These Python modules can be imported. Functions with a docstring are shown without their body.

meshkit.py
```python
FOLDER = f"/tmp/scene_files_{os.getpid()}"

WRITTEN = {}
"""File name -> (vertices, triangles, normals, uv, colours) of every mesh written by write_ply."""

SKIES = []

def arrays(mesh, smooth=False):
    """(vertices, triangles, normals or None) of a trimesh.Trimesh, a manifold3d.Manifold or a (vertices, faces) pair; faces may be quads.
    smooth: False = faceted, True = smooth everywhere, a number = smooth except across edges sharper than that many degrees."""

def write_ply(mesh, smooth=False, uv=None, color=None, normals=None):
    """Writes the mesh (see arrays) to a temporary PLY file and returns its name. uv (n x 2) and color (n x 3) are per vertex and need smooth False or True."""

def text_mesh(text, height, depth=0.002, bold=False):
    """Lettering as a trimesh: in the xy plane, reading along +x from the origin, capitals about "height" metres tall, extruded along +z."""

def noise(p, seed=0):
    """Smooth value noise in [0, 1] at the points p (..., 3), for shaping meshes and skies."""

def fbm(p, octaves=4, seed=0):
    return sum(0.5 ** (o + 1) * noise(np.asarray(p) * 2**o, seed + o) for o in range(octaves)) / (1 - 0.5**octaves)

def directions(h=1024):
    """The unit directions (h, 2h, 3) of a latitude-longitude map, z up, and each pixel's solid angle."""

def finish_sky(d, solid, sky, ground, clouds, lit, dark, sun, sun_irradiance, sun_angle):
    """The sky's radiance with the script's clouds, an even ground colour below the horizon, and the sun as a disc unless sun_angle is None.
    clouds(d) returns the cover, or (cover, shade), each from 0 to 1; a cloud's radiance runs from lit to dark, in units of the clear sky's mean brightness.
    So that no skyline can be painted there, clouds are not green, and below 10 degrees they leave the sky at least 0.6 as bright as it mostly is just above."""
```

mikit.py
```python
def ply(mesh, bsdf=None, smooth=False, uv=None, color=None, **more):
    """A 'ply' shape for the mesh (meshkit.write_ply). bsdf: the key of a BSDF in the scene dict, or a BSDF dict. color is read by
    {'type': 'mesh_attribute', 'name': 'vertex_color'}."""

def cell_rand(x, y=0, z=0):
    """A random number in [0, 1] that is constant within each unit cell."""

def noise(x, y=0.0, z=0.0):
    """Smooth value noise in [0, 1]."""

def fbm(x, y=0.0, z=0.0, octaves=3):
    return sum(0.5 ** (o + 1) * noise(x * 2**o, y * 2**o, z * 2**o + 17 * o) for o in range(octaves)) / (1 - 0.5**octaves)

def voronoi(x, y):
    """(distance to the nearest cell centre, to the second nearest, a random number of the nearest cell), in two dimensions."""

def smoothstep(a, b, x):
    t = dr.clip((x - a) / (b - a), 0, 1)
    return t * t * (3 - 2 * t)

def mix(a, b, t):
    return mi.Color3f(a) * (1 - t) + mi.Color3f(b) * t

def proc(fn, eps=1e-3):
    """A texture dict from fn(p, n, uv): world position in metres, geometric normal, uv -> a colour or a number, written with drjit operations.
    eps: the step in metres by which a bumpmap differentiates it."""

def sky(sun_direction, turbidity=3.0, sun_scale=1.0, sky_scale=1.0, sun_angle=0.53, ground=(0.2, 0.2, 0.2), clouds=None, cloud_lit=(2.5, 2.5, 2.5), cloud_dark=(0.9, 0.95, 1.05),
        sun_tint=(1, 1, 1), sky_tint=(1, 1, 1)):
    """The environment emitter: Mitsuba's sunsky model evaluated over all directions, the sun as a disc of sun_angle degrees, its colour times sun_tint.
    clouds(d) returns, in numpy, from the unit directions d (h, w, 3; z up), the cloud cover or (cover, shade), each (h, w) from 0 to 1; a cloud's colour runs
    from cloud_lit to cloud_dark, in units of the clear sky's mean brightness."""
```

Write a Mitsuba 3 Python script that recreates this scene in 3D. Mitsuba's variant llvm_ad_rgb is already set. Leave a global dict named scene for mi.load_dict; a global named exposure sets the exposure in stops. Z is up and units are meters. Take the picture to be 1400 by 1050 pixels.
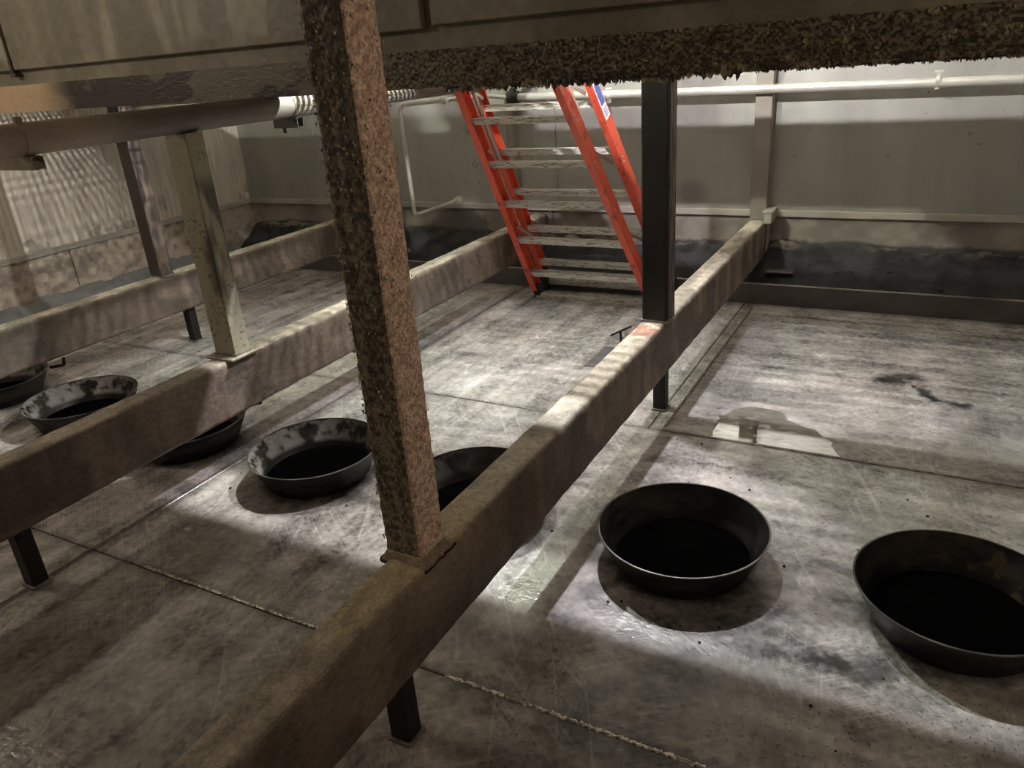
import math, random
import numpy as np, trimesh, mitsuba as mi, drjit as dr, shapely.geometry as sg
import mikit, meshkit
from mikit import noise, fbm, smoothstep, mix, voronoi, cell_rand

# All coordinates below are in units of U metres (U = camera height above the floor plates); obj() scales them.
U = 1.6
scene, labels = {'type': 'scene'}, {}
exposure = 1.55
T = mi.ScalarTransform4f

# ------------------------------------------------------------------ camera
CAM = np.array([0, 0, 1.0]) * U
FWD, UP = np.array([-0.45699, 0.79798, -0.39298]), np.array([-0.127, 0.378, 0.917])
scene['camera'] = {'type': 'perspective', 'fov': 67.417, 'fov_axis': 'x', 'near_clip': 0.02, 'far_clip': 60.0,
                   'to_world': T().look_at(origin=CAM.tolist(), target=(CAM + FWD).tolist(), up=UP.tolist())}

# ------------------------------------------------------------------ lights: two work lamps and two added warm fill lamps, bare bulbs (position, colour, radiance, radius)
LAMPS = [
    ('hanging_lamp', (-0.77, 1.975, 1.42), (1.00, 0.95, 1.00), 4700, 0.0125, 'white hanging work lamp behind the casing, over the middle beam'),
    ('hanging_lamp', (-1.27, 1.975, 1.42), (0.94, 1.00, 0.84), 4100, 0.0125, 'greenish hanging work lamp behind the casing, near the ladder'),
    ('hanging_lamp', (0.75, 0.55, 1.55), (1.00, 0.82, 0.64), 64, 0.030, 'added warm hanging fill lamp in front of the casing, right of the crusted post'),
    ('hanging_lamp', (-2.85, 0.55, 1.50), (1.00, 0.86, 0.70), 170, 0.030, 'added warm hanging fill lamp in front of the casing, near the ribbed wall'),
]

# ------------------------------------------------------------------ helpers
def key_for(name, parent=None):
    base = (parent + '__' if parent else '') + name
    if base not in used: used.add(base); return base
    k = 1
    while f'{base}_{k:03d}' in used: k += 1
    used.add(f'{base}_{k:03d}'); return f'{base}_{k:03d}'
used = set()

def tag(key, label=None, cat=None, group=None, kind=None):
    d = {k: v for k, v in (('label', label), ('category', cat), ('group', group), ('kind', kind)) if v}
    if d: labels[key] = d
    return key

def scaled(mesh, s=U):
    if isinstance(mesh, tuple): return (np.asarray(mesh[0], float) * s, mesh[1])
    m = mesh.copy(); m.apply_scale(s); return m

def obj(name, mesh, bsdf, parent=None, smooth=35, **more):
    key = key_for(name, parent)
    scene[key] = mikit.ply(scaled(mesh), bsdf, smooth=smooth, **more)
    return key

def thing(name, label, cat, group=None, kind=None):
    return tag(key_for(name), label, cat, group, kind)

def cat(ms): return trimesh.util.concatenate(ms)

def box(x0, x1, y0, y1, z0, z1, b=0.0):
    """box with chamfered edges"""
    if b <= 0:
        m = trimesh.creation.box([x1 - x0, y1 - y0, z1 - z0]); m.apply_translation([(x0 + x1) / 2, (y0 + y1) / 2, (z0 + z1) / 2]); return m
    pts = []
    for sx in (0, 1):
        for sy in (0, 1):
            for sz in (0, 1):
                c = [(x0, x1)[sx], (y0, y1)[sy], (z0, z1)[sz]]; s = [1 - 2 * sx, 1 - 2 * sy, 1 - 2 * sz]
                for k in range(3):
                    pts.append([c[j] + (0 if j == k else s[j] * b) for j in range(3)])
    return trimesh.convex.convex_hull(np.array(pts))

def rrect(w, h, r, n=4):
    """rounded rectangle outline, counter-clockwise, centred"""
    out = []
    for cx, cy, a0 in ((w / 2 - r, h / 2 - r, 0), (-w / 2 + r, h / 2 - r, 90), (-w / 2 + r, -h / 2 + r, 180), (w / 2 - r, -h / 2 + r, 270)):
        for k in range(n + 1):
            a = math.radians(a0 + 90 * k / n); out.append((cx + r * math.cos(a), cy + r * math.sin(a)))
    return np.array(out)

def loft(outline, frames):
    """outline (n,2) swept through frames: list of (origin, ex, ey); capped"""
    n, V, F = len(outline), [], []
    for o, ex, ey in frames: V.append(np.asarray(o) + outline[:, :1] * np.asarray(ex) + outline[:, 1:] * np.asarray(ey))
    for i in range(len(frames) - 1):
        for k in range(n):
            a, b = i * n + k, i * n + (k + 1) % n; F += [[a, b, b + n], [a, b + n, a + n]]
    V = np.vstack(V); m = len(V)
    V = np.vstack([V, V[:n].mean(0), V[-n:].mean(0)])
    for k in range(n):
        F.append([m, (k + 1) % n, k]); e = (len(frames) - 1) * n; F.append([m + 1, e + k, e + (k + 1) % n])
    t = trimesh.Trimesh(V, F, process=False); t.fix_normals(); return t

def tube_y(cx, cz, w, h, r, ys): return loft(rrect(w, h, r), [((cx, y, cz), (1, 0, 0), (0, 0, 1)) for y in ys])
def tube_z(cx, cy, w, d, r, zs): return loft(rrect(w, d, r), [((cx, cy, z), (1, 0, 0), (0, 1, 0)) for z in zs])

def pipe(pts, r, bend=0.0, n=16):
    """round pipe through points with bends of radius `bend`"""
    pts = [np.asarray(p, float) for p in pts]; path = [pts[0]]
    for a, b, c in zip(pts, pts[1:], pts[2:]):
        u, v = (a - b) / np.linalg.norm(a - b), (c - b) / np.linalg.norm(c - b)
        for k in range(9):
            t = k / 8; path.append((b + u * bend) * (1 - t) ** 2 + 2 * b * t * (1 - t) + (b + v * bend) * t * t)
    path.append(pts[-1]); path = np.array(path)
    circ = np.array([(math.cos(a), math.sin(a)) for a in np.linspace(0, 2 * math.pi, n, endpoint=False)]) * r
    frames, ex = [], None
    for i, p in enumerate(path):
        d = path[min(i + 1, len(path) - 1)] - path[max(i - 1, 0)]; d /= np.linalg.norm(d)
        if ex is None: ex = np.cross(d, [0, 0, 1] if abs(d[2]) < .9 else [1, 0, 0])
        ex = ex - d * (ex @ d); ex /= np.linalg.norm(ex); frames.append((p, ex, np.cross(d, ex)))
    return loft(circ, frames)

def lathe(profile, cx, cy, n=72):
    m = trimesh.creation.revolve(np.array(profile), sections=n); m.apply_translation([cx, cy, 0]); return m

def bar(p, q, w, d, up=(0, 0, 1), c=0.0):
    """rectangular bar from p to q: w across (perpendicular to `up`), d along `up`"""
    p, q = np.asarray(p, float), np.asarray(q, float); t = (q - p) / np.linalg.norm(q - p)
    ey = np.asarray(up, float); ey = ey - t * (t @ ey); ey /= np.linalg.norm(ey); ex = np.cross(ey, t)
    return loft(rrect(w, d, max(c, min(w, d) * .08), 1), [(p, ex, ey), (q, ex, ey)])

def rough_prism(outline, zs, axis_frame, amp, freq, seed=0, extra=None):
    """outline swept along one axis on a fine grid and displaced outwards by crust noise; axis_frame(z) -> origin, ex, ey"""
    n, rows = len(outline), len(zs)
    nxt, prv = np.roll(outline, -1, 0), np.roll(outline, 1, 0); tan = nxt - prv
    nor = np.stack([tan[:, 1], -tan[:, 0]], 1); nor /= np.linalg.norm(nor, axis=1, keepdims=True)
    V, N = [], []
    for z in zs:
        o, ex, ey = (np.asarray(v, float) for v in axis_frame(z))
        V.append(o + outline[:, :1] * ex + outline[:, 1:] * ey); N.append(nor[:, :1] * ex + nor[:, 1:] * ey)
    V, N = np.vstack(V), np.vstack(N)
    d = (meshkit.fbm(V * freq, 3, seed) - .45) + .9 * np.maximum(meshkit.noise(V * freq * 2.7, seed + 9) - .62, 0)
    a = amp if extra is None else amp * extra(V)
    V = V + N * (d * a)[:, None]
    F = []
    idx = np.arange(rows * n).reshape(rows, n); a_, b_ = idx[:-1], np.roll(idx, -1, 1)[:-1]; c_, d_ = np.roll(idx, -1, 1)[1:], idx[1:]
    F = np.vstack([np.stack([a_, b_, c_], -1).reshape(-1, 3), np.stack([a_, c_, d_], -1).reshape(-1, 3)])
    m = len(V); V = np.vstack([V, V[:n].mean(0), V[m - n:].mean(0)]); cap = []
    for k in range(n): cap += [[m, (k + 1) % n, k], [m + 1, m - n + k, m - n + (k + 1) % n]]
    t = trimesh.Trimesh(V, np.vstack([F, cap]), process=False); t.fix_normals(); return t

def dense(outline, step):
    """resample a closed outline at about `step`"""
    P = np.vstack([outline, outline[:1]]); out = []
    for a, b in zip(P, P[1:]):
        k = max(1, int(round(np.linalg.norm(b - a) / step)))
        out += [a + (b - a) * i / k for i in range(k)]
    return np.array(out)

# ------------------------------------------------------------------ materials
def tex(fn, eps=1e-3): return mikit.proc(fn, eps)
def mat(name, colour, rough=.6, spec=.5, metallic=0.0, bump=None, bump_scale=.002, eps=2e-3, **more):
    d = {'type': 'principled', 'base_color': tex(colour) if callable(colour) else {'type': 'rgb', 'value': list(colour)},
         'roughness': tex(rough) if callable(rough) else float(rough), 'specular': float(spec), 'metallic': float(metallic), **more}
    if bump: d = {'type': 'bumpmap', 'arbitrary': tex(bump, eps), 'scale': float(bump_scale), 'bsdf': d}
    scene[name] = {'type': 'twosided', 'bsdf': d}

def seg(x, y, x0, y0, x1, y1):
    """distance of (x, y) to a segment"""
    dx, dy = x1 - x0, y1 - y0; t = dr.clip(((x - x0) * dx + (y - y0) * dy) / (dx * dx + dy * dy), 0, 1)
    return dr.sqrt(dr.square(x - x0 - t * dx) + dr.square(y - y0 - t * dy))

BOWLS = [(.123 - .5015 * k, 1.326) for k in range(7)]
STAINS = [  # soot smears on the floor plates: x0, y0, x1, y1, half width, strength
    (-.165, 1.115, -.055, 1.135, .030, .95), (-.02, 1.12, .03, 1.16, .04, .8), (-.19, 1.21, -.165, 1.235, .02, .8), (-.13, 1.42, -.06, 1.40, .018, .6), (-.03, 1.47, .03, 1.46, .018, .7),
    (-.58, 1.42, -.50, 1.47, .03, .7), (-.52, 1.15, -.46, 1.21, .03, .6), (-.07, 2.43, .0, 2.47, .045, .9), (.0, 2.42, .07, 2.32, .022, .9), (.07, 2.32, .14, 2.31, .03, .85),
    (-1.86, 1.13, -1.66, 1.12, .06, .5), (-1.63, 1.42, -1.70, 1.38, .03, .5), (-.70, .95, -.58, .93, .05, .45), (-.66, .62, -.5, .6, .07, .4)]
def hatch(p, ang, f, g):
    c, s_ = math.cos(ang), math.sin(ang); u, v = p.x * c + p.y * s_, p.y * c - p.x * s_
    w = u + .02 * noise(v * 3, u * 3, 1.0)
    return smoothstep(.55, .9, noise(w * f, v * g, 3.0)) * smoothstep(.45, .65, fbm(p.x * 3.5 + ang * 7, p.y * 3.5, 4.0, 2))
def floor_colour(p, n, uv):
    x, y = p.x / U, p.y / U
    a = fbm(p.x * 2.2 + 3, p.y * 2.2, 1.0, 4); b = fbm(p.x * 9, p.y * 9, 5.0, 4)
    right = smoothstep(-.66, -.58, x)
    st_x = fbm(p.x * 1.6, p.y * 22, 2.0, 3); st_y = fbm(p.x * 20, p.y * 1.6, 3.0, 3)
    st = st_x * right + st_y * (1 - right)
    v = .335 + .30 * (a - .5) + .34 * (b - .5) + .32 * (st - .5)
    fine = fbm(p.x * 60, p.y * 60, 7.0, 4); v = v + .31 * (fine - .5)
    v = v + .09 * hatch(p, .95, 260., 7.) + .08 * hatch(p, 2.2, 260., 9.) + .07 * hatch(p, .1, 200., 12.)
    c = mix(mi.Color3f(1.0, .985, .94), mi.Color3f(1.03, .96, .92), smoothstep(.35, .68, fbm(p.x * 1.7, p.y * 1.7 + 8, 4.0, 3)))
    v = v * (1 - .35 * smoothstep(.42, .8, fbm(p.x * 3.1 + 40, p.y * 3.1, 9.0, 4)))
    # pale scratches
    w = p.x + .12 * noise(p.x * 2, p.y * 2); s1 = smoothstep(.86, .95, noise(w * 90 + p.y * 55, p.y * 2.2 - p.x * 1.6, 3.0))
    v = v + .10 * s1
    k = mi.Float(1)
    wob = .03 * (fbm(p.x * 16, p.y * 16, 11.0, 3) - .5) + .012 * (fbm(p.x * 70, p.y * 70, 12.0, 2) - .5)
    for x0, y0, x1, y1, r, s in STAINS:
        k = k * (1 - s * (1 - smoothstep(.1 * r, 1.3 * r, seg(x, y, x0, y0, x1, y1) + 1.6 * wob + .002)))
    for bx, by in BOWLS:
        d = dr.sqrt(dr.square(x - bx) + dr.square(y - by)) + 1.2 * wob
        k = k * (1 - .75 * (1 - smoothstep(.135, .172, d)))  # soot, with pan shade painted in under each rim
    # darker along the beams and the curb, dark fringe along the plate seams
    k = k * (1 - .5 * smoothstep(3.02, 3.09, y + .04 * (a - .5)))
    for sy in (.835, 1.875): k = k * (1 - .35 * (1 - smoothstep(.004, .028, dr.abs(y - sy) + .4 * wob)))
    for sx, far in ((-2.65, 0), (-1.645, 0), (-.62, 1)): k = k * (1 - .30 * (1 - smoothstep(.004, .03, dr.abs(x - sx) + .5 * wob)) * (smoothstep(1.87, 1.88, y) if far else 1.0))
    specks = smoothstep(.80, .93, noise(p.x * 160, p.y * 160, 21.0)) * smoothstep(.5, .7, noise(p.x * 4, p.y * 4, 23.0))
    k = k * (1 - .55 * specks)
    v = dr.clip(v, .04, .8) * k
    return c * v
def floor_rough(p, n, uv):
    return dr.clip(.33 + .35 * (fbm(p.x * 4, p.y * 4, 31.0, 4) - .5) + .25 * (fbm(p.x * 30, p.y * 30, 32.0, 2) - .5), .16, .8)
def floor_bump(p, n, uv):
    return fbm(p.x * 40, p.y * 80, 1.0, 3) + .6 * fbm(p.x * 170, p.y * 170, 2.0, 2)
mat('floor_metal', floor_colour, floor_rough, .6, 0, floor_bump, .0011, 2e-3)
mat('floor_under', (.06, .055, .05), .8)
mat('weld_metal', lambda p, n, uv: mi.Color3f(.85, .83, .77) * (.40 + .8 * smoothstep(.35, .65, noise(p.x * 130, p.y * 130, p.z * 130))), .2, .7, .4)
mat('weld_dull', lambda p, n, uv: mi.Color3f(.17, .155, .14) * (.5 + noise(p.x * 45, p.y * 45, p.z * 45)), .5)

def beam_colour(p, n, uv):
    top = smoothstep(.55, .95, n.z)
    a = fbm(p.x * 5, p.y * 3, p.z * 5, 4); drip = fbm(p.y * 16, p.z * 1.8, p.x * 4, 3); f = fbm(p.x * 60, p.y * 60, p.z * 60, 3)
    side = mix(mi.Color3f(.115, .088, .072), mi.Color3f(.22, .17, .14), smoothstep(.35, .7, .5 * a + .5 * drip))
    side = mix(side, mi.Color3f(.085, .07, .062), .75 * smoothstep(.54, .68, fbm(p.y * 7 + 9, p.z * 5, 3.0, 3)))
    dust = mix(mi.Color3f(.25, .225, .185), mi.Color3f(.47, .42, .35), smoothstep(.35, .65, fbm(p.x * 14, p.y * 6, 6.0, 4)))
    x, y = p.x / U, p.y / U
    yel = (1 - smoothstep(.02, .085, dr.sqrt(dr.square(x + .65) + dr.square(y - .615)) + .05 * (a - .5))) * smoothstep(.4, .55, f)
    dust = mix(dust, mi.Color3f(.50, .43, .20), .55 * yel * smoothstep(.35, .6, noise(p.x * 150, p.y * 150, 3.0)))
    near = (1 - smoothstep(.06, .22, dr.sqrt(dr.square(x + .65) + dr.square(y - .78)) + .15 * (a - .5)))
    dust = mix(dust, mi.Color3f(.50, .41, .25), .7 * near); side = mix(side, mi.Color3f(.33, .25, .18), .65 * near * smoothstep(.16, .30, p.z / U))
    red = (1 - smoothstep(.03, .12, dr.sqrt(dr.square(x + .65) + dr.square(y - 1.86)))) * smoothstep(.45, .6, fbm(p.x * 20, p.y * 20, 2.0, 3))
    dust = mix(dust, mi.Color3f(.36, .20, .15), red)
    h = noise(p.x * 230, p.y * 230, p.z * 230)
    return mix(side, dust, top) * (.45 + .6 * f + .5 * h)
mat('beam_steel', beam_colour, .62, .35, 0, lambda p, n, uv: fbm(p.x * 40, p.y * 40, p.z * 40, 4), .004)
mat('black_steel', lambda p, n, uv: mi.Color3f(.014, .013, .012) * (.6 + .9 * fbm(p.x * 12, p.y * 12, p.z * 4, 3)), .5, .3, 0, lambda p, n, uv: fbm(p.x * 50, p.y * 50, p.z * 20, 3), .002)
mat('thin_post_paint', lambda p, n, uv: mix(mi.Color3f(.05, .042, .038), mi.Color3f(.15, .11, .095), smoothstep(.38, .62, fbm(p.x * 40, p.y * 40, p.z * 8, 4)) * smoothstep(.5, .9, n.x)), .55)
def crust_colour(p, n, uv):
    f = fbm(p.x * 130, p.y * 130, p.z * 80, 4); s = fbm(p.x * 60, p.y * 60, p.z * 5, 4)
    front = mix(mi.Color3f(.075, .066, .055), mi.Color3f(.33, .29, .22), smoothstep(.34, .68, .35 * s + .65 * f + .10 * (.75 - p.z / U)))
    front = mix(front, mi.Color3f(.05, .045, .04), .5 * smoothstep(.52, .62, fbm(p.x * 26, p.y * 26, p.z * 2 + 4, 4)) * smoothstep(.5, 1.1, p.z / U))
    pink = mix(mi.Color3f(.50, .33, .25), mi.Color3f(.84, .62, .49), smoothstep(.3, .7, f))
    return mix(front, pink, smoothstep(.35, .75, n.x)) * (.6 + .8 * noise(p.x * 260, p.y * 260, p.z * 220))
mat('mineral_crust', crust_colour, .55, .5, 0, lambda p, n, uv: fbm(p.x * 90, p.y * 90, p.z * 70, 3), .005)
def olive_post(p, n, uv):
    a = fbm(p.x * 9, p.y * 9, p.z * 5, 4); z = p.z / U; y = p.y / U; x = p.x / U
    c = mix(mi.Color3f(.27, .25, .18), mi.Color3f(.33, .30, .22), a)
    ed = smoothstep(-1.645, -1.607, x + .03 * (fbm(p.x * 30, p.y * 30, p.z * 14, 3) - .5)) * smoothstep(.48, .56, fbm(p.x * 12, p.y * 12, p.z * 2.2, 3) + .12 * (z - .5))
    c = mix(c, mi.Color3f(.055, .05, .042), .9 * ed * smoothstep(.33, .5, z) * (1 - smoothstep(.74, .8, z)))
    sp = smoothstep(.60, .70, fbm(p.x * 110, p.y * 110, p.z * 80, 3)) * smoothstep(.4, .6, fbm(p.x * 12, p.y * 12, p.z * 5, 2))
    return mix(c, mi.Color3f(.10, .085, .06), .8 * sp)
mat('olive_paint', olive_post, .5, .5, 0, lambda p, n, uv: fbm(p.x * 30, p.y * 30, p.z * 30, 3), .002)
def casing_colour(p, n, uv):
    drip = fbm(p.x * 5, p.z * .8, 2.0, 4); f = fbm(p.x * 30, p.y * 30, p.z * 30, 3)
    c = mix(mi.Color3f(.165, .153, .115), mi.Color3f(.24, .223, .168), smoothstep(.35, .65, drip))
    pale = smoothstep(.56, .66, fbm(p.x * 6.5 + 3, p.z * 1.3, 7.0, 3)) * smoothstep(1.06, 1.12, p.z / U + .05 * (noise(p.x * 9, 0, 0) - .5)) * (1 - smoothstep(-1.6, -1.2, p.x / U))
    c = mix(c, mi.Color3f(.40, .37, .29), .55 * pale)
    return c * (.8 + .4 * f)
mat('casing_paint', casing_colour, .5, .5, 0, lambda p, n, uv: fbm(p.x * 25, p.y * 25, p.z * 25, 3), .003)
def channel_colour(p, n, uv):
    x = p.x / U; a = fbm(p.x * 4, p.z * 6, 3.0, 4); f = fbm(p.x * 110, p.y * 110, p.z * 110, 4)
    c = mix(mi.Color3f(.028, .026, .022), mi.Color3f(.125, .112, .085), smoothstep(.52, .62, a + .25 * (fbm(p.x * 1.5, 2.0, 0, 2) - .5)))
    dirty = mix(mi.Color3f(.035, .03, .021), mi.Color3f(.19, .16, .10), smoothstep(.35, .66, f))
    c = mix(c, dirty, smoothstep(-1.45, -1.15, x + .2 * (a - .5)))
    c = mix(c, mi.Color3f(.50, .37, .24), smoothstep(-2.42, -2.62, x))  # warm lamplight on the left end painted into the colour
    c = mix(c, mi.Color3f(.44, .40, .31), .8 * smoothstep(.5, .9, n.z))
    return c * (.8 + .4 * f)
mat('channel_crust', channel_colour, .5, .5, 0, lambda p, n, uv: fbm(p.x * 70, p.y * 70, p.z * 70, 3), .004)
mat('scale_flake', lambda p, n, uv: mix(mi.Color3f(.05, .042, .027), mi.Color3f(.30, .26, .16), smoothstep(.4, .75, noise(p.x * 35, p.y * 35, p.z * 35))), .4)
def wall_colour(p, n, uv):
    st = fbm(p.x * 7, p.y * 7, p.z * .7, 4); a = fbm(p.x * 1.2, p.y * 1.2, p.z * 1.2 + 3, 3)
    v = .31 + .14 * (st - .5) + .14 * (a - .5)
    spots = .6 * smoothstep(.76, .86, fbm(p.x * 17, p.y * 17, p.z * 17, 3))
    dash = smoothstep(.58, .70, fbm(p.x * 20, p.y * 20, p.z * 13, 3)) * (1 - smoothstep(.06, .2, dr.sqrt(dr.square(p.x / U + 2.0) + dr.square(p.z / U - .56))))
    stain = (1 - smoothstep(.03, .10, dr.sqrt(dr.square(p.x / U + .93) + 1.5 * dr.square(p.z / U - .40)) + .04 * (a - .5))) * .35
    return mi.Color3f(1.0, .975, .90) * v * (1 - .55 * spots) * (1 - .5 * dash) * (1 - stain)
mat('wall_metal', wall_colour, lambda p, n, uv: .34 + .2 * fbm(p.x * 6, p.y * 6, p.z * 2, 3), .5, .1, lambda p, n, uv: fbm(p.x * 3, p.y * 3, p.z * 3, 2), .006)
def left_colour(p, n, uv):
    st = fbm(p.y * 12, p.z * 1.0, 3.0, 4); a = fbm(p.y * 3, p.z * 3, 5.0, 4)
    c = mix(mi.Color3f(.46, .405, .355), mi.Color3f(.60, .535, .47), smoothstep(.3, .7, .5 * st + .5 * a))
    dark = smoothstep(.62, .7, fbm(p.y * 6, p.z * 7, 15.0, 3)) * (1 - smoothstep(.38, .5, p.z / U))
    return mix(c, mi.Color3f(.20, .17, .15), .7 * dark)
mat('left_metal', left_colour, .5)
def skirt_colour(p, n, uv):
    a = fbm(p.x * 5, p.y * 5, p.z * 5, 4); f = fbm(p.x * 26, p.y * 26, p.z * 20, 3)
    c = mix(mi.Color3f(.20, .175, .15), mi.Color3f(.32, .285, .25), smoothstep(.35, .65, a))
    left = 1 - smoothstep(-3.54, -3.5, p.x / U)
    c = mix(c, mix(mi.Color3f(.24, .20, .165), mi.Color3f(.46, .385, .32), smoothstep(.36, .6, .5 * a + .5 * f)), left)
    tide = smoothstep(.22, .20, p.z / U + .05 * (fbm(p.x * 2.3, p.y * 2.3, 8.0, 3) - .5) + .02 * (f - .5))
    c = mix(c, mi.Color3f(.07, .07, .072), tide * (1 - left))
    bloom = (1 - smoothstep(.10, .14, dr.sqrt(.5 * dr.square(p.x / U + 2.12) + dr.square(p.z / U - .20)) + .05 * (f - .5)))
    return mix(c, mi.Color3f(.08, .078, .078), .8 * bloom * (1 - left))
mat('skirt_metal', skirt_colour, .55)
mat('trim_metal', lambda p, n, uv: mi.Color3f(.44, .41, .36) * (.6 + .7 * fbm(p.x * 5, p.y * 5, p.z * 5, 3)), .4, .6, .2)
def sludge_colour(p, n, uv):
    a = fbm(p.x * 8, p.y * 8, p.z * 8, 4)
    c = mix(mi.Color3f(.022, .022, .023), mi.Color3f(.042, .042, .044), smoothstep(.35, .65, a))
    return mix(c, mi.Color3f(.20, .175, .14), .8 * smoothstep(.180, .205, p.z / U + .05 * (fbm(p.x * 25, p.y * 25, p.z * 25, 3) - .5)) * smoothstep(.35, .6, fbm(p.x * 3, 2.0, 1.0, 2)))
mat('sludge', sludge_colour, lambda p, n, uv: .5 + .4 * fbm(p.x * 9, p.y * 9, 3.0, 2), .25, 0, lambda p, n, uv: fbm(p.x * 30, p.y * 30, p.z * 30, 4), .008)
mat('sludge_left', lambda p, n, uv: mix(mi.Color3f(.10, .105, .11), mi.Color3f(.22, .225, .225), fbm(p.x * 9, p.y * 9, p.z * 9, 4)), .55, .5, 0, lambda p, n, uv: fbm(p.x * 30, p.y * 30, p.z * 30, 4), .008)
mat('curb_steel', lambda p, n, uv: mi.Color3f(.075, .068, .065) * (.6 + .8 * fbm(p.x * 6, p.y * 6, p.z * 9, 3)), .38)
mat('bright_edge', lambda p, n, uv: mi.Color3f(.42, .41, .38) * (.2 + 1.2 * noise(p.x * 6, p.y * 6, 1.0)), .35, .6, .5)
def bowl_colour(p, n, uv):
    a = fbm(p.x * 6, p.y * 6, p.z * 14, 4); x = p.x / U
    c = mix(mi.Color3f(.006, .006, .006), mi.Color3f(.028, .025, .021), smoothstep(.4, .7, a))
    xr = (p.x / U - .123) / .5015; dx = (xr - dr.round(xr)) * .5015; dy = p.y / U - 1.326
    inside = smoothstep(0, .2, -(dx * n.x + dy * n.y) / dr.sqrt(dr.square(dx) + dr.square(dy)))
    m = fbm(dx * 45, dy * 45, p.z * 22, 3)
    pale = inside * smoothstep(.32, .6, m) * smoothstep(.9, 1.2, -x) * smoothstep(.018, .032, p.z / U) * (.35 + .65 * smoothstep(.12, -.12, dx))  # inner wall paler towards its left in the left-hand pans
    c = mix(c, mi.Color3f(.05, .035, .018), inside * smoothstep(.5, .65, m) * smoothstep(0, .1, x))  # brown sheen inside the right-hand pan painted as colour
    return mix(c, mi.Color3f(.20, .185, .175), pale)
mat('bowl_black', bowl_colour, .42, .3, 0, lambda p, n, uv: fbm(p.x * 20, p.y * 20, p.z * 20, 3), .003)
mat('bowl_edge', lambda p, n, uv: mi.Color3f(.17, .165, .15) * (.1 + 1.2 * noise(p.x * 14, p.y * 14, 2.0)), .3, .6, .6)
mat('hole_shade', (.002, .002, .002), .7, .0)  # near-black colour standing for the shaded depth of the pan opening
mat('galv_pipe', lambda p, n, uv: mi.Color3f(.74, .72, .66) * (.6 + .7 * fbm(p.x * 6, p.y * 6, p.z * 6, 4)), .33, .6, .55)
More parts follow.
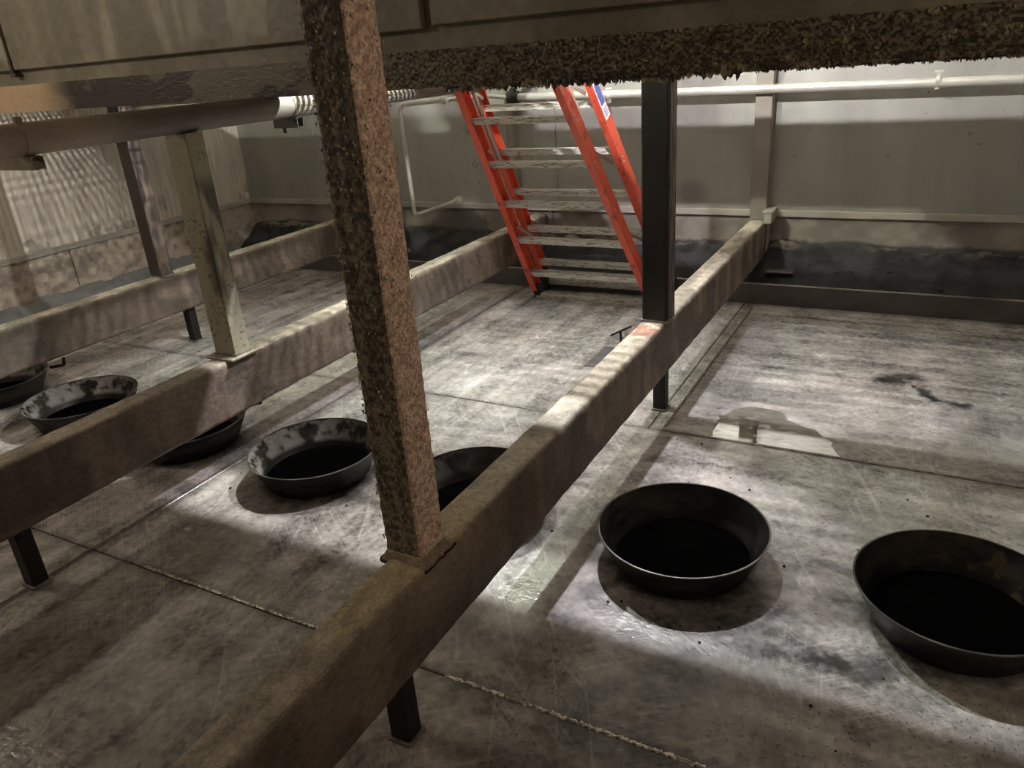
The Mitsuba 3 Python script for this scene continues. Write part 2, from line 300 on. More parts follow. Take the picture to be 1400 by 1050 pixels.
def left_pipe_colour(p, n, uv):
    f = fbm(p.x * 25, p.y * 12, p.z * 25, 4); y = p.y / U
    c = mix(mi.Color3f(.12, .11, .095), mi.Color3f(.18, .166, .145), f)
    return mix(c, mix(mi.Color3f(.36, .27, .22), mi.Color3f(.50, .41, .33), f), 1 - smoothstep(1.02, 1.25, y))  # warm light on the near end painted in, shaded rest left darker
mat('painted_light_pipe', left_pipe_colour, .6)
mat('strut_metal', lambda p, n, uv: mi.Color3f(.30, .27, .21) * (.5 + .9 * fbm(p.x * 20, p.y * 20, p.z * 20, 3)), .5, .5, .2)
mat('coupling_black', (.02, .02, .02), .4)
def red_colour(p, n, uv):
    f = fbm(p.x * 22, p.y * 22, p.z * 9, 3)
    c = mix(mi.Color3f(.62, .075, .035), mi.Color3f(.74, .13, .07), f)
    return mix(c, mi.Color3f(.30, .06, .045), .7 * smoothstep(.62, .74, fbm(p.x * 40, p.y * 40, p.z * 12, 3)))
mat('red_fiberglass', red_colour, .38)
mat('step_aluminium', lambda p, n, uv: mix(mi.Color3f(.60, .59, .55), mi.Color3f(.20, .185, .16), .85 * smoothstep(.46, .72, fbm(p.x * 32, p.y * 110, p.z * 110, 4))), .38, .6, .35)
mat('brace_metal', (.40, .38, .33), .4, .6, .5)
mat('wall_post_paint', lambda p, n, uv: mi.Color3f(.21, .185, .155) * (.6 + .8 * fbm(p.x * 7, p.y * 7, p.z * 3, 3)), .5)
mat('rubber', (.018, .018, .018), .6)
mat('rivet_metal', (.55, .53, .5), .35, .6, .6)
mat('label_white', (.75, .75, .74), .45)
mat('label_blue', (.08, .13, .36), .45)
mat('grey_plate', (.115, .11, .11), .42)
mat('chip_white', (.75, .73, .68), .6)
mat('debris_black', (.02, .018, .016), .7)
mat('room_paint', lambda p, n, uv: mi.Color3f(.50, .475, .42) * (.8 + .4 * fbm(p.x * 2, p.y * 2, p.z * 2, 3)), .6)
mat('lamp_body', (.05, .05, .045), .5)
def puddle_rough(p, n, uv): return dr.clip(.02 + .22 * smoothstep(.60, .80, fbm(p.x * 30, p.y * 60, 3.0, 4)) + .25 * smoothstep(1.98, 2.08, p.y / U), .02, .5)
mat('puddle_water', lambda p, n, uv: mi.Color3f(.64, .63, .585) * (.75 + .5 * fbm(p.x * 25, p.y * 60, 3.0, 4)), puddle_rough, .5, .95)

# ------------------------------------------------------------------ setting
XL, XR, YB, YF, ZC = -3.56, 1.40, 3.30, -1.0, 2.10
def struct(name, mesh, m, parent=None, smooth=False):
    k = obj(name, mesh, m, parent, smooth)
    if not parent: labels[k] = {'kind': 'structure'}
    return k
FL = struct('floor', box(XL - .05, XR + .05, YF - .05, YB + .05, -.05, -.012), 'floor_under')
xs, ys = [XL, -2.65, -1.645, -.640, .375, XR], [YF, -.2, .835, 1.875, YB]
g = .0016
for j in range(len(ys) - 1):
    xs = [XL, -2.65, -1.645, -.640, .375, XR] if j == 3 else [XL, -2.65, -1.645, .375, XR]     # the near plates span under the beam
    for i in range(len(xs) - 1):
        obj('floor_plate', box(xs[i] + g, xs[i + 1] - g, ys[j] + g, ys[j + 1] - g, -.012, 0, .0022), 'floor_metal', FL, False)
def weld(x0, x1, y, r=.0038, seed=0):
    rng = np.random.default_rng(seed); xx = np.arange(x0, x1, .0028)
    o = np.array([(math.cos(a), math.sin(a) * .6) for a in np.linspace(0, 2 * math.pi, 8, endpoint=False)])
    fr = []
    for x in xx:
        s = r * (.65 + .7 * rng.random()); fr.append(((x, y + .002 * rng.standard_normal() * .5, .0005), (0, s, 0), (0, 0, s)))
    return loft(o, fr)
k = obj('seam_weld', weld(-1.47, -.72, .838, seed=1), 'weld_metal', FL, 40); tag(k, 'bright bumpy weld bead')
k = obj('seam_weld', weld(-.66, .36, .835, seed=2), 'weld_metal', FL, 40); tag(k, 'bright bumpy weld bead')
obj('seam_weld', weld(-.60, 1.3, 1.876, .0035, 3), 'weld_dull', FL, 40); obj('seam_weld', weld(-1.60, -.68, 1.875, .003, 4), 'weld_dull', FL, 40)
for sx, y0, y1 in ((-1.655, .3, 3.0), (-.598, 1.9, 3.03)):
    m = weld(y0, y1, sx, .004, 5); m.vertices = m.vertices[:, [1, 0, 2]]; m.invert(); obj('seam_weld', m, 'weld_dull', FL, 40)

TZ = .335
WB = struct('wall_back', box(XL - .05, XR + .05, YB + .012, YB + .06, -.05, ZC), 'skirt_metal')
for a, b in ((XL, -3.0), (-3.0, -1.562), (-1.5595, .62), (.622, XR)):
    obj('wall_panel', box(a, b, YB, YB + .012, TZ + .004, ZC, .0015), 'wall_metal', WB, False)
for a, b in ((XL, -1.60), (-1.597, .62), (.622, XR)):
    obj('skirt_panel', box(a, b, YB + .004, YB + .012, -.01, TZ - .02, .001), 'skirt_metal', WB, False)
tr = obj('flange', cat([box(XL, XR, YB - .012, YB + .004, TZ - .002, TZ + .004, .001), box(XL, XR, YB - .012, YB - .009, TZ - .022, TZ, .001)]), 'trim_metal', WB, False)
WL = struct('wall_left', box(XL - .06, XL - .012, YF, YB + .05, -.05, ZC), 'skirt_metal')
yy = np.arange(YF, YB + .003, .0045); prof = XL + .0016 * np.sin(yy / .030 * 2 * math.pi) + .0009 * np.sin(yy / .11 * 2 * math.pi)
zz = np.array([TZ + .004, ZC]); V = np.array([[x, y, z] for z in zz for x, y in zip(prof, yy)]); n_ = len(yy)
F = [[i, i + 1, n_ + i + 1] for i in range(n_ - 1)] + [[i, n_ + i + 1, n_ + i] for i in range(n_ - 1)]
obj('ribbed_sheet', trimesh.Trimesh(V, F, process=False), 'left_metal', WL, True)
for a, b in ((YF, .72), (.723, 2.14), (2.144, YB)):
    obj('skirt_panel', box(XL - .012, XL - .004, a, b, -.01, TZ - .02, .001), 'skirt_metal', WL, False)
obj('flange', cat([box(XL - .004, XL + .012, YF, YB, TZ - .002, TZ + .004, .001), box(XL + .009, XL + .012, YF, YB, TZ - .022, TZ, .001)]), 'trim_metal', WL, False)
struct('wall_right', box(XR, XR + .05, YF, YB + .05, -.05, ZC), 'room_paint')
struct('wall_front', box(XL - .05, XR + .05, YF - .05, YF, -.05, ZC), 'room_paint')
struct('ceiling', box(XL - .05, XR + .05, YF - .05, YB + .06, ZC, ZC + .04), 'room_paint')

# curb and sludge in the gutter behind it
CB = thing('gutter_curb', 'low black steel curb with a worn bright top edge along the back wall', 'curb')
obj('curb_plate', box(XL + .05, XR, 3.085, 3.097, 0, .083, .001), 'curb_steel', CB, False)
k = obj('top_edge', loft(rrect(.013, .004, .0015, 2), [((x, 3.091, .0835), (0, 1, 0), (0, 0, 1)) for x in (XL + .05, XR)]), 'bright_edge', CB, False); tag(k, 'worn bright top edge')
def heap(us, vs, fn):
    n, m = len(us), len(vs); P = np.array([[fn(u, v) for v in vs] for u in us]).reshape(-1, 3)
    F = []
    for i in range(n - 1):
        for j in range(m - 1):
            a = i * m + j; F += [[a, a + m, a + m + 1], [a, a + m + 1, a + 1]]
    return trimesh.Trimesh(P, F, process=False)
def back_bank(x, t):
    nz = meshkit.fbm(np.array([[x * 5, t * 3, 1.3]]), 4, 3)[0]; n2 = meshkit.fbm(np.array([[x * 22, t * 9, 4.3]]), 3, 5)[0]
    top = .198 + .05 * (nz - .5) + .03 * (n2 - .5) - .02 * max(0, x)
    return (x, 3.099 + .2 * t, .045 + (top - .045) * t ** .8 + .02 * (n2 - .5))
k = obj('sludge_bank', heap(np.arange(XL + .02, XR, .014), np.linspace(0, 1, 16), back_bank), 'sludge', None, True)
tag(k, 'black lumpy sludge bank heaped in the gutter against the back wall', 'sludge', kind='stuff')
def left_bank(y, t):
    n2 = meshkit.fbm(np.array([[y * 14, t * 9, 7.3]]), 3, 5)[0]
    return (XL + .22 * (1 - t), y, -.004 + (.135 + .03 * (n2 - .5)) * t ** .8 + .02 * (n2 - .4) * min(1, 4 * t))
k = obj('sludge_bank', heap(np.arange(.2, 3.09, .014), np.linspace(0, 1, 14), left_bank), 'sludge_left', None, True)
tag(k, 'grey sludge bank along the foot of the ribbed left wall', 'sludge', kind='stuff')
rng = np.random.default_rng(5); lumps = []
for i in range(60):
    x = -.55 + rng.random() * 1.3 if i < 34 else -3.2 + rng.random() * 2.4; t = rng.random()
    m = trimesh.creation.icosphere(subdivisions=1, radius=1); m.vertices *= (1 + .5 * (rng.random(m.vertices.shape) - .5)); s = .0022 + .0055 * rng.random() ** 3
    m.apply_scale([s * 1.6, s, s * .8]); px_, py_, pz_ = back_bank(x, t); m.apply_translation([px_, py_, pz_ + s * .4]); lumps.append(m)
k = obj('sludge_lumps', cat(lumps), 'sludge', None, 50); tag(k, 'small dark lumps scattered over the black sludge bank', 'sludge lumps', kind='stuff')
k = obj('scrap_plate', box(-.575, -.47, 3.13, 3.175, .118, .126, .002), 'curb_steel', None, False); tag(k, 'small dark flat scrap plate lying on the sludge by the beam end', 'scrap plate')

# ------------------------------------------------------------------ floor beams with their legs
BX = [-.640, -1.643, -2.645]
ZB0, ZB1, BW = .148, .304, .074
BL = ['crusted rusty box beam with the scaly post and the black post, nearest the camera', 'brown rusty box beam in the middle, carrying the olive post on a base plate', 'brown rusty box beam farthest left, beside the ribbed wall']
for i, bx in enumerate(BX):
    t = thing('floor_beam', BL[i], 'beam', 'floor beams')
    ysb = np.arange(-.9, 3.262, .02)
    out = dense(rrect(BW, ZB1 - ZB0, .015, 5), .014)
    obj('box_tube', rough_prism(out, ysb, lambda y: ((bx, y, (ZB0 + ZB1) / 2), (1, 0, 0), (0, 0, 1)), .0035, 26, 40 + i), 'beam_steel', t, True)
    for y in (-.62, .70, 2.012):
        obj('leg', tube_z(bx - .008, y, .037, .036, .004, (0, ZB0 + .004)), 'black_steel', t)
    for y in (.70, 2.012): obj('foot_weld', tube_z(bx - .008, y, .047, .046, .006, (0, .006)), 'weld_dull', t)
    if i == 0:
        obj('end_bracket', cat([box(-.606, -.576, 3.20, 3.30, .30, .348, .003), box(-.609, -.597, 3.25, 3.30, .15, .30, .002), box(-.612, -.571, 3.195, 3.30, .346, .352, .001)]), 'trim_metal', t, False)

# ------------------------------------------------------------------ posts
# near crusted post
t = thing('support_post', 'thick post crusted with pink-brown mineral scale, standing on the nearest beam', 'post')
out = dense(rrect(.067, .066, .008, 3), .0045)
zs = np.r_[np.arange(ZB1 - .003, 1.12, .0042), np.arange(1.14, ZC, .08), ZC]
obj('shaft', rough_prism(out, zs, lambda z: ((-.6495, .793, z), (1, 0, 0), (0, 1, 0)), .0036, 100, 7), 'mineral_crust', t, True)
out2 = dense(rrect(.083, .088, .012, 4), .006)
obj('foot_crust', rough_prism(out2, np.array([.296, .302, .308, .313]), lambda z: ((-.6475, .793, z), (1 - 16 * (z - .30), 0, 0), (0, 1 - 16 * (z - .30), 0)), .010, 40, 8), 'beam_steel', t, True)
rng = np.random.default_rng(11); bits = []
for i in range(900):
    z = .33 + .76 * rng.random(); side = rng.random()
    if side < .45: c = (-.683 + .067 * rng.random(), .7585, z)
    elif side < .72: c = (-.6145, .76 + .066 * rng.random(), z)
    elif side < .88: c = (-.684 + .004 * rng.random(), .7595 + .004 * rng.random(), z)
    else: c = (-.6155, .760, z)
    m = trimesh.creation.icosphere(subdivisions=0, radius=1); m.vertices *= 1 + .6 * (rng.random(m.vertices.shape) - .5)
    s = .0006 + .0012 * rng.random() ** 2; m.apply_scale([s, s, s * 1.5]); m.apply_translation(c); bits.append(m)
k = obj('scale_nodules', cat(bits), 'mineral_crust', t, False); tag(k, 'small crystal nodules', kind='stuff')
# black post, back post(s), thin post, olive post
t = thing('support_post', 'black painted square post on the nearest beam, right of the ladder', 'post')
obj('shaft', tube_z(-.637, 1.949, .070, .066, .006, (ZB1, ZC)), 'black_steel', t); obj('foot_weld', tube_z(-.637, 1.949, .080, .076, .01, (ZB1 - .002, ZB1 + .006)), 'weld_dull', t)
k = obj('edge_strip', box(-.604, -.6005, 1.93, 1.983, ZB1 + .006, 1.5, .001), 'thin_post_paint', t, False)
for i, bx in enumerate(BX):
    t = thing('support_post', ['brown-grey square post against the back wall at the end of the nearest beam', 'thin square post against the back wall behind the red ladder', 'square post against the back wall at the end of the farthest beam'][i], 'post')
    if i == 0: obj('shaft', tube_z(bx + .001, 3.272, .066, .052, .004, (ZB1, ZC)), 'wall_post_paint', t)
    else: obj('shaft', tube_z(-1.772 if i == 1 else bx, 3.274, .036 if i == 1 else .05, .046, .004, (.02 if i == 1 else ZB1, ZC)), 'wall_post_paint', t)
    if i != 1: obj('foot_weld', tube_z(bx, 3.272, .074, .056, .008, (ZB1 - .002, ZB1 + .005)), 'weld_dull', t)
t = thing('support_post', 'thin dark brown post on the farthest beam, against the ribbed wall', 'post')
obj('shaft', tube_z(-2.643, 1.925, .066, .058, .005, (ZB1, ZC)), 'thin_post_paint', t); obj('foot_weld', tube_z(-2.643, 1.925, .074, .066, .008, (ZB1 - .002, ZB1 + .005)), 'weld_dull', t)
t = thing('support_post', 'olive painted post with black bare streaks, on a base plate under the wide overhead pipe', 'post')
obj('shaft', tube_z(-1.643, 1.352, .076, .055, .004, (ZB1 + .006, .8825)), 'olive_paint', t)
obj('base_plate', box(-1.692, -1.592, 1.300, 1.402, ZB1 - .001, ZB1 + .0065, .0015), 'strut_metal', t, False)
obj('foot_weld', tube_z(-1.643, 1.352, .084, .063, .008, (ZB1 + .005, ZB1 + .011)), 'weld_dull', t)

# ------------------------------------------------------------------ casing wall over the channel
YC, ZCB, ZCT = 1.62, .942, 1.024
CS = struct('wall_casing', box(XL, XR, YC + .0305, YC + .05, ZCB + .007, ZC), 'casing_paint')
pan = [(XL, -2.732), (-2.712, -1.100), (-1.072, .52), (.548, XR)]
for a, b in pan:
    obj('casing_panel', box(a, b, YC + .008, YC + .030, 1.070 if a < -1.08 else 1.0755, ZC - .01, .0025), 'casing_paint', CS, False)
k = obj('corner_bracket', cat([box(-2.736, -2.708, YC + .004, YC + .030, 1.05, 1.062, .002), box(-2.729, -2.716, YC + .004, YC + .028, 1.06, 1.105, .002)]), 'lamp_body', CS, False)
CH = thing('casing_channel', 'dark steel channel under the casing wall, crusted with hanging scale towards its right end', 'channel beam')
h = ZCT - ZCB; prof2 = np.array([(0, 0), (.027, 0), (.027, .005), (.006, .005), (.006, h - .005), (.027, h - .005), (.027, h), (0, h)])   # (y, z)
prof2 = dense(prof2[::-1], .0055)
xsn = np.r_[np.arange(XL + .02, -1.5, .03), np.arange(-1.5, .5, .0055), np.arange(.5, XR, .03)]
def ch_amp(V):
    x = V[:, 0]; return (.12 + .88 * np.clip((x + 1.45) / .5, 0, 1)) * (V[:, 1] < YC + .02)
obj('web', rough_prism(prof2, xsn, lambda x: ((x, YC, ZCB), (0, 1, 0), (0, 0, 1)), .0050, 90, 21, ch_amp), 'channel_crust', CH, 40)
rng = np.random.default_rng(21); fl = []
def flake(c, s, L, tilt=.4):
    m = trimesh.creation.icosphere(subdivisions=0, radius=1); m.vertices *= 1 + .5 * (rng.random(m.vertices.shape) - .5); m.apply_scale([s, s * .7, L])
    m.apply_transform(trimesh.transformations.euler_matrix(*(tilt * rng.standard_normal(3)))); m.apply_translation(c); return m
for i in range(2200):      # scale on the web
    x = -1.2 + 1.75 * rng.random() ** .8; w = min(1, max(.15, (x + 1.2) / .5)); zz_ = ZCB + h * rng.random() ** 1.4
    s = (.0010 + .0032 * rng.random() ** 3) * (.6 + .6 * w); fl.append(flake((x, YC - .002, zz_), s, s * (1.2 + .8 * rng.random()), .7))
for i in range(2200):      # fringe hanging from the lower lip
    x = -1.05 + 1.6 * rng.random(); big = 1.0 if x < -.48 else .5
    s = (.0013 + .0016 * rng.random()) * (.6 + .6 * big); L = (.003 + .010 * rng.random() ** 3 * big); fl.append(flake((x, YC + .004 + .012 * rng.random(), ZCB - .3 * L), s, L, .25))
for i in range(60):
    x = -.98 + .62 * rng.random(); s = .004 + .005 * rng.random(); fl.append(flake((x, YC + .004, ZCB + .002 - .006 * rng.random()), s, .009 + .010 * rng.random(), .3))
k = obj('scale_fringe', cat(fl), 'scale_flake', CH, False); tag(k, 'hanging flakes and crumbs of brown scale', kind='stuff')

# deck beams above the view; the rear one added to shade the back wall
t = thing('deck_beam', 'steel beam under the grating that the ladder leans on', 'beam')
obj('box_tube', box(XL, XR, 2.29, 2.35, .935, .998, .004), 'trim_metal', t, False)
t = thing('deck_beam', 'added unseen beam behind the grating that shades the lower back wall', 'beam')
obj('box_tube', box(XL, XR, 2.615, 2.70, .900, 1.016, .004), 'trim_metal', t, False)
t = thing('deck_grating', 'bar grating walkway above the channel with a hatch for the ladder', 'grating')
gr = []
HX0, HX1, HY0 = -1.70, -.80, 2.355
for y in np.arange(1.765, 2.63, .0188):
    for a_, b_ in ([(XL, -2.70), (-2.585, -.69), (-.585, XR)] if 1.87 < y < 2.0 else [(XL, XR)] if y < HY0 else [(XL, HX0), (HX1, XR)]): gr.append(box(a_, b_, y, y + .0042, 1.0, 1.016))
for x in np.arange(XL + .06, XR, .0625):
    if not (-2.71 < x < -2.58 or -.70 < x < -.58): gr.append(box(x, x + .004, 1.765, 2.63 if not HX0 < x < HX1 else HY0, 1.010, 1.016))
k = obj('bars', cat(gr), 'trim_metal', t, False); tag(k, kind='stuff')

# ------------------------------------------------------------------ bowls
BOWL_L = ['black steel pan at the right edge of the picture, with a brown sheen painted inside', 'black steel pan between the nearest beam and the pan at the right edge', 'black steel pan half hidden behind the nearest beam, right of the crusted post',
          'black steel pan with a pale inner wall, left of the crusted post', 'black steel pan under the middle beam, only its far rim showing', 'black steel pan with a pale inner wall between the middle and farthest beams', 'black steel pan under the farthest beam at the left edge']
R0, ZR = .1745, .078
for i, (bx, by) in enumerate(BOWLS):
    t = thing('steel_pan', BOWL_L[i], 'pan', 'steel pans in a row on the floor')
    if i >= 4: zr, r0 = .078, .1745
    else: zr, r0 = ZR, R0
    obj('pan_wall', lathe([(.134, .001), (.139, .001), (.1435, .014), (r0, zr), (r0 - .0028, zr), (.141, .016), (.1375, .006), (.134, .001)], bx, by), 'bowl_black', t, 40)
    k = obj('rim', lathe([(r0 - .0032, zr - .001), (r0 + .0004, zr - .001), (r0 + .0004, zr + .001), (r0 - .0032, zr + .001), (r0 - .0032, zr - .001)], bx, by), 'bowl_edge', t, 40); tag(k, 'thin bright rim')
    k = obj('hole_disc', lathe([(0, .002), (.137, .002), (.139, .0075), (0, .0075)], bx, by, 48), 'hole_shade', t, 40)  # dark disc in place of the open, shaded hole
    if i in (4, 6):
        a = math.radians(62); c, s_ = math.cos(a), math.sin(a); q = (bx + (r0 + .002) * c, by + (r0 + .002) * s_, zr - .012)
        obj('lug', pipe([q, (bx + (r0 + .05) * c + .0, by + (r0 + .05) * s_, zr - .016)] + ([(bx + (r0 + .055) * c, by + (r0 + .055) * s_, zr + .012)] if i == 6 else []), .006, .008 if i == 6 else 0, 10), 'black_steel', t)

# ------------------------------------------------------------------ pipes
PX, PZ, PR = -1.632, .9145, .0315
t = thing('overhead_pipe', 'wide pipe with a painted lit near end, running under the channel at the upper left', 'pipe')
obj('pipe_run', pipe([(PX, -.9, PZ), (PX, 3.298, PZ)], PR, n=32), 'painted_light_pipe', t)
for y in (.955, 1.72):
    circ = np.array([(math.cos(a), math.sin(a)) for a in np.linspace(0, 2 * math.pi, 28, endpoint=False)])
    b = loft(circ, [((PX, y - .011, PZ), (PR + .0015, 0, 0), (0, 0, PR + .0015)), ((PX, y + .011, PZ), (PR + .0015, 0, 0), (0, 0, PR + .0015))])
    cl = obj('pipe_clamp', cat([b, box(PX - .004, PX + .006, y - .008, y + .008, PZ + PR, PZ + PR + .012, .001)]), 'painted_light_pipe', t, 40)
    s = thing('strut_channel', {.955: 'short open steel strut clamped under the wide pipe at the left edge', 1.72: 'short dark steel strut under the wide pipe beside the crusted post'}[y], 'strut')
    zt = PZ - PR - .001; x0, x1, w = PX - .17 if y < 1 else PX - .06, PX + .030, .026; th = .0025
    obj('channel', cat([box(x0, x1, y - w / 2, y - w / 2 + th, zt - w, zt), box(x0, x1, y + w / 2 - th, y + w / 2, zt - w, zt), box(x0, x1, y - w / 2, y + w / 2, zt - w, zt - w + th),
                        box(x0, x1, y - w / 2, y - w / 2 + .008, zt - th, zt), box(x0, x1, y + w / 2 - .008, y + w / 2, zt - th, zt)]), 'strut_metal' if y < 1 else 'lamp_body', s, False)
    obj('bolt', pipe([(x0 + .03, y - .004, zt - w + .002), (x0 + .03, y - .004, zt - w - .014)], .005, n=6), 'lamp_body', s)
HY = 3.226; HZ = .815
t = thing('water_pipe', 'shiny galvanised pipe along the back wall at the right', 'pipe')
obj('pipe_run', pipe([(-1.72, HY, HZ + .012), (-1.0, HY, HZ), (XR, HY, HZ - .022)], .0165, .1, 20), 'galv_pipe', t)
k = obj('coupling', cat([pipe([(-1.752, HY, HZ + .0125), (-1.70, HY, HZ + .012)], .026, n=14), box(-1.74, -1.712, HY - .012, HY + .012, HZ + .03, HZ + .05, .004), box(-1.74, -1.712, HY - .012, HY + .012, HZ - .028, HZ - .008, .004)]), 'coupling_black', t); tag(k, 'black bolted coupling')
for x in (-1.27, -.05):
    obj('hanger', cat([pipe([(x - .006, HY, HZ), (x + .006, HY, HZ)], .0205, n=16), box(x - .014, x + .014, HY - .006, HY + .006, HZ + .024, HZ + .031, .001), box(x - .008, x + .008, HY - .006, HY + .006, HZ - .032, HZ - .018, .002)]), 'galv_pipe', t)
t = thing('branch_pipe', 'thin bent galvanised pipe looping down from the left of the ladder to the back wall', 'pipe')
obj('pipe_run', pipe([(-1.75, 3.226, .826), (-1.79, 3.1, .845), (-1.885, 2.906, .847), (-2.123, 2.906, .835), (-2.108, 2.906, .352), (-2.108, 3.297, .354)], .0095, .035, 14), 'galv_pipe', t)
obj('union', cat([pipe([(-1.905, 2.906, .846), (-1.872, 2.906, .847)], .0145, n=8), pipe([(-1.897, 2.906, .846), (-1.885, 2.906, .8465)], .0175, n=8)]), 'galv_pipe', t)
obj('wall_flange', cat([pipe([(-2.108, 3.278, .354), (-2.108, 3.299, .354)], .019, n=16), pipe([(-2.108, 3.262, .354), (-2.108, 3.28, .354)], .014, n=8)]), 'galv_pipe', t)
k = obj('wire', pipe([(-1.665, 3.292, .80), (-1.655, 3.288, .74), (-1.675, 3.288, .66), (-1.70, 3.292, .60)], .0028, .04, 8), 'brace_metal'); tag(k, 'thin pale wire hanging on the back wall behind the ladder', 'wire')

# ------------------------------------------------------------------ ladder: folded double-sided step ladder
LA = .565
t = thing('step_ladder', 'red fibreglass step ladder with grimy aluminium steps leaning up behind the channel', 'ladder')
up_n = np.array([0, -LA, 1.0]); up_n /= np.linalg.norm(up_n); fr_n = np.array([0, -1.0, -LA]); fr_n /= np.linalg.norm(fr_n)     # along the rail; out of its front
def rail(p, q, sgn, w=.026, d=.052, th=.0045):
    """channel section: web outwards, two flanges inwards; sgn = +1 if the inside is +x"""
    prof = np.array([(0, -d / 2), (w, -d / 2), (w, -d / 2 + th), (th, -d / 2 + th), (th, d / 2 - th), (w, d / 2 - th), (w, d / 2), (0, d / 2)]) * [sgn, 1]
    if sgn < 0: prof = prof[::-1]
    p, q = np.array(p), np.array(q)
    F = [(p, (1, 0, 0), -fr_n), (q, (1, 0, 0), -fr_n)]
    n = len(prof); V = np.vstack([np.asarray(o) + prof[:, :1] * np.array(ex) + prof[:, 1:] * np.array(ey) for o, ex, ey in F])
    poly = sg.Polygon(prof); tri_v, tri_f = trimesh.creation.triangulate_polygon(poly, engine='earcut')
    m = trimesh.creation.extrude_polygon(poly, 1.0, engine='earcut'); v = m.vertices.copy()
    m.vertices = p + v[:, 2:] * (q - p) + v[:, :1] * np.array([1, 0, 0]) + v[:, 1:2] * (-fr_n)
    m.fix_normals(); return m
def lx(front, side, z):
    if front: return -1.527 if side < 0 else -.968 - .172 * z
    return -1.548 if side < 0 else -.925 - .165 * z
Y0 = {True: 2.955, False: 3.100}
for front in (True, False):
    y0 = Y0[front]; zt = 1.32; zb = .05 if front else .095
    for side in (-1, 1):
        p, q = (lx(front, side, zb), y0 - LA * zb, zb), (lx(front, side, zt), y0 - LA * zt, zt)
        r = obj('rail', rail(p, q, -side), 'red_fiberglass', t, False)
        riv = []
        for k in range(1, 8):
            z = .128 + (k - 1) * .1675
            for dz in (-.012, .006):
                c = np.array([lx(front, side, z + dz) + side * .0002, y0 - LA * (z + dz), z + dz]); m = trimesh.creation.icosphere(subdivisions=1, radius=.0042); m.apply_translation(c + fr_n * .008); riv.append(m)
        kr = obj('rivet_row', cat(riv), 'rivet_metal', r, True); tag(kr, kind='stuff')
        fz = 0.0
        c = np.array([lx(front, side, 0), y0, 0.0]); wd = -side
        m = loft(rrect(.034, .050, .008, 3), [(c + np.array([wd * .012, .010 if front else -.045, 0.0]), (1, 0, 0), (0, 1, 0)), (c + np.array([wd * .012, -LA * (.05 if front else .1), .06 if front else .1]), (1, 0, 0), (0, 1, 0))])
        kf = obj('rubber_foot', m, 'rubber', t); tag(kf, 'black rubber foot')
    zr_ = [.012] + [.131 + k * .1655 for k in range(7)] if front else [.04] + [.144 + k * .171 for k in range(7)]
    for z in zr_:
        c = np.array([0, y0 - LA * z, z]); a, b = lx(front, -1, z) + .005, lx(front, 1, z) - .005
        dp = .048 if front else .052; x0, x1 = a, b
        tread = box(x0, x1, -.018, .020, -.004, .0, .001); fr_l = box(x0, x1, -.020, -.016, -.021, .001, .001); bk = box(x0, x1, .017, .021, -.021, .001, .001)
        rb = [box(x0 + .002, x1 - .002, yy_, yy_ + .003, 0, .0022) for yy_ in (-.013, -.006, .001, .008, .014)]
        m = cat([tread, fr_l, bk] + rb); m.apply_translation(c + np.array([0, .006, .006])); obj('step', m, 'step_aluminium', t, False)
# spreader bars and knee braces
for side in (-1, 1):
    for z in (.30, .63, .88):
        xa, xb = lx(True, side, z) - side * .024, lx(False, side, z) - side * .026
        obj('brace', bar((xa, Y0[True] - LA * (z + .05) + .01, z + .05), (xb - side * .01, Y0[False] - LA * z - .012, z - .02), .004, .012), 'brace_metal', t, False)
    xa = lx(True, side, .85) - side * .03
    obj('spreader', bar((xa, Y0[True] - LA * 1.1 + .045, 1.1), (lx(True, side, .62) - side * .03, Y0[True] - LA * .62 + .06, .62), .005, .016), 'brace_metal', t, False)
# label on the rear right rail
z0, z1 = .775, .905
def on_rail(z, off=.0006): return np.array([lx(False, 1, z) + off, Y0[False] - LA * z, z])
p, q = on_rail(z0), on_rail(z1); lab = bar(p, q, .040, .0012, up=(1, 0, 0)); lk = obj('label', lab, 'label_white', t, False); tag(lk, 'white and blue sticker')
p, q = on_rail(.822, .0014), on_rail(.89, .0014); obj('label_band', bar(p, q, .034, .0008, up=(1, 0, 0)), 'label_blue', lk, False)
for k in range(5):
    a = .784 + .006 * k; obj('print_line', bar(on_rail(a, .0013), on_rail(a + .0022, .0013), .030 - .004 * (k % 2), .0006, up=(1, 0, 0)), 'label_blue', lk, False)
p2 = np.array([lx(True, 1, .80), Y0[True] - LA * .80, .80]) + fr_n * .0265
k = obj('sticker', bar(p2 + [-.022, 0, 0] - up_n * .012, p2 + [-.004, 0, 0] + up_n * .012, .001, .016, up=fr_n), 'grey_plate', t, False)

# ------------------------------------------------------------------ small things on the floor
k = obj('floor_cover', box(-.997, -.952, 2.25, 2.445, .0, .0035, .001), 'grey_plate', None, False); tag(k, 'flat grey rectangular cover plate on the floor behind the nearest beam', 'cover plate')
t = thing('tee_handle', 'small black T-shaped valve key standing behind the nearest beam, below the black post', 'valve key')
hx, hy = -0.9061, 2.3650
obj('stem', pipe([(hx, hy, 0), (hx, hy, .098)], .0042, n=10), 'black_steel', t); obj('crossbar', pipe([(-0.9213, 2.3141, .098), (-0.8880, 2.4179, .098)], .0036, n=10), 'black_steel', t)
obj('foot', pipe([(hx, hy, 0), (hx, hy, .012)], .011, n=12), 'black_steel', t)
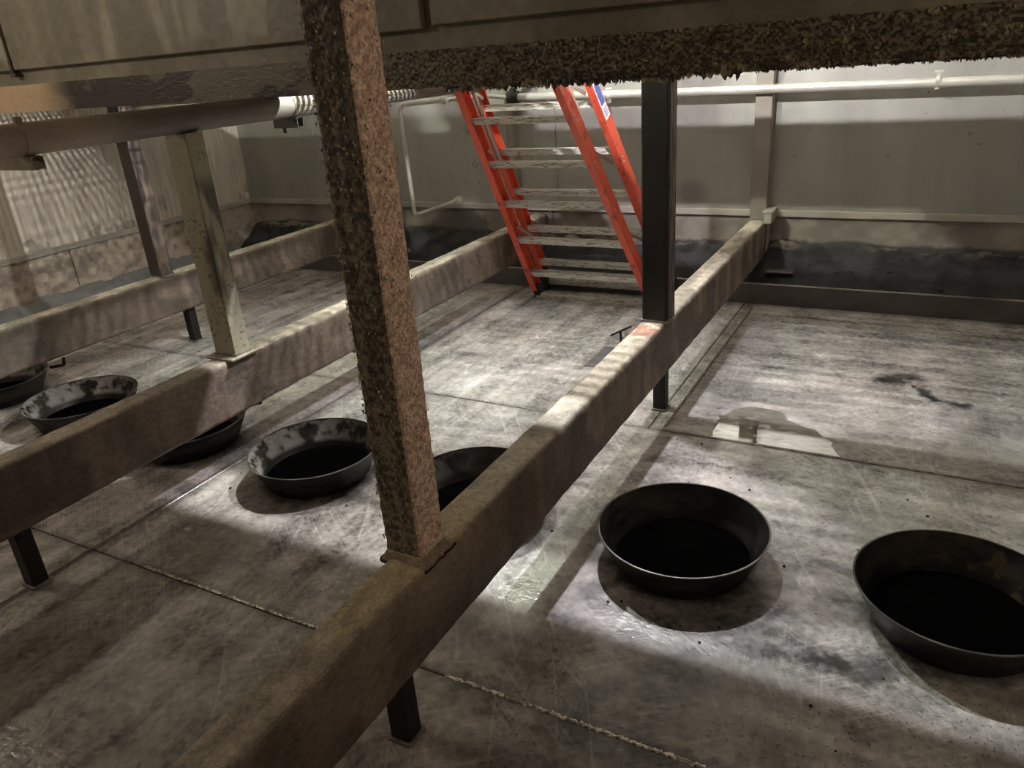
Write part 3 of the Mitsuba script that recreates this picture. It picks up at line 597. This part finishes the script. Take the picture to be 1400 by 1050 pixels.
# puddle behind the cross seam
pts = [(-.469, 1.884), (-.346, 1.884), (-.22, 1.884), (-.133, 1.884)]
top = [(-.16, 1.95), (-.22, 2.0), (-.27, 2.05), (-.32, 2.10), (-.37, 2.115), (-.42, 2.10), (-.455, 2.07), (-.472, 2.03), (-.472, 1.94)]
poly = sg.Polygon(pts + top)
B = np.array(poly.segmentize(.008).exterior.coords); nn = meshkit.fbm(np.c_[B * 26, np.zeros(len(B))], 3, 2) - .5; keep = B[:, 1] < 1.887
B[:, 0] += np.where(keep, 0, .05 * nn); B[:, 1] += np.where(keep, 0, .035 * (meshkit.fbm(np.c_[B * 30, np.ones(len(B))], 3, 4) - .5)); B[:, 1] = np.maximum(B[:, 1], 1.884)
k = obj('water_puddle', trimesh.creation.extrude_polygon(sg.Polygon(B).buffer(0), .0009, engine='earcut'), 'puddle_water', None, False); tag(k, 'mirror-like water puddle on the floor, right of the black post leg', 'puddle')
k = obj('paint_chip', box(-1.505, -1.490, .975, .988, 0, .004, .001), 'chip_white', None, False); tag(k, 'single small white chip lying on the floor left of the crusted post', 'chip')
rng = np.random.default_rng(8); bits = []
for i in range(90):
    u_ = rng.random()
    if u_ < .5: a = rng.random() * 6.28; r = .19 + .05 * rng.random(); b_ = BOWLS[rng.integers(0, 4)]; c = (b_[0] + r * math.cos(a), b_[1] + r * math.sin(a))
    else: c = (-.55 + .8 * rng.random(), .9 + 1.0 * rng.random())
    m = trimesh.creation.icosphere(subdivisions=0, radius=1); m.vertices *= 1 + .6 * (rng.random(m.vertices.shape) - .5); s = .0012 + .0028 * rng.random() ** 3
    m.apply_scale([s, s, s * .7]); m.apply_translation([c[0], c[1], s * .4]); bits.append(m)
k = obj('debris_crumbs', cat(bits), 'debris_black', None, False); tag(k, 'tiny black crumbs scattered on the floor plates around the pans', 'debris', kind='stuff')

# ------------------------------------------------------------------ lamps
for name, (x, y, z), col, power, r, lab in LAMPS:
    t = thing(name, lab, 'lamp')
    m = trimesh.creation.icosphere(subdivisions=3, radius=r); m.apply_translation([x, y, z])
    obj('bulb', m, 'label_white', t, True, emitter={'type': 'area', 'radiance': {'type': 'rgb', 'value': [c * power for c in col]}})
    obj('socket', lathe([(0, z + r * .93), (r * .6, z + r * .93), (r * .7, z + r * 1.2), (r * .5, z + r * 2.2), (.004, z + r * 2.5), (0, z + r * 2.5)], x, y, 20), 'lamp_body', t)
    obj('cord', pipe([(x, y, z + r * 2.4), (x, y, ZC)], .003, n=8), 'lamp_body', t)
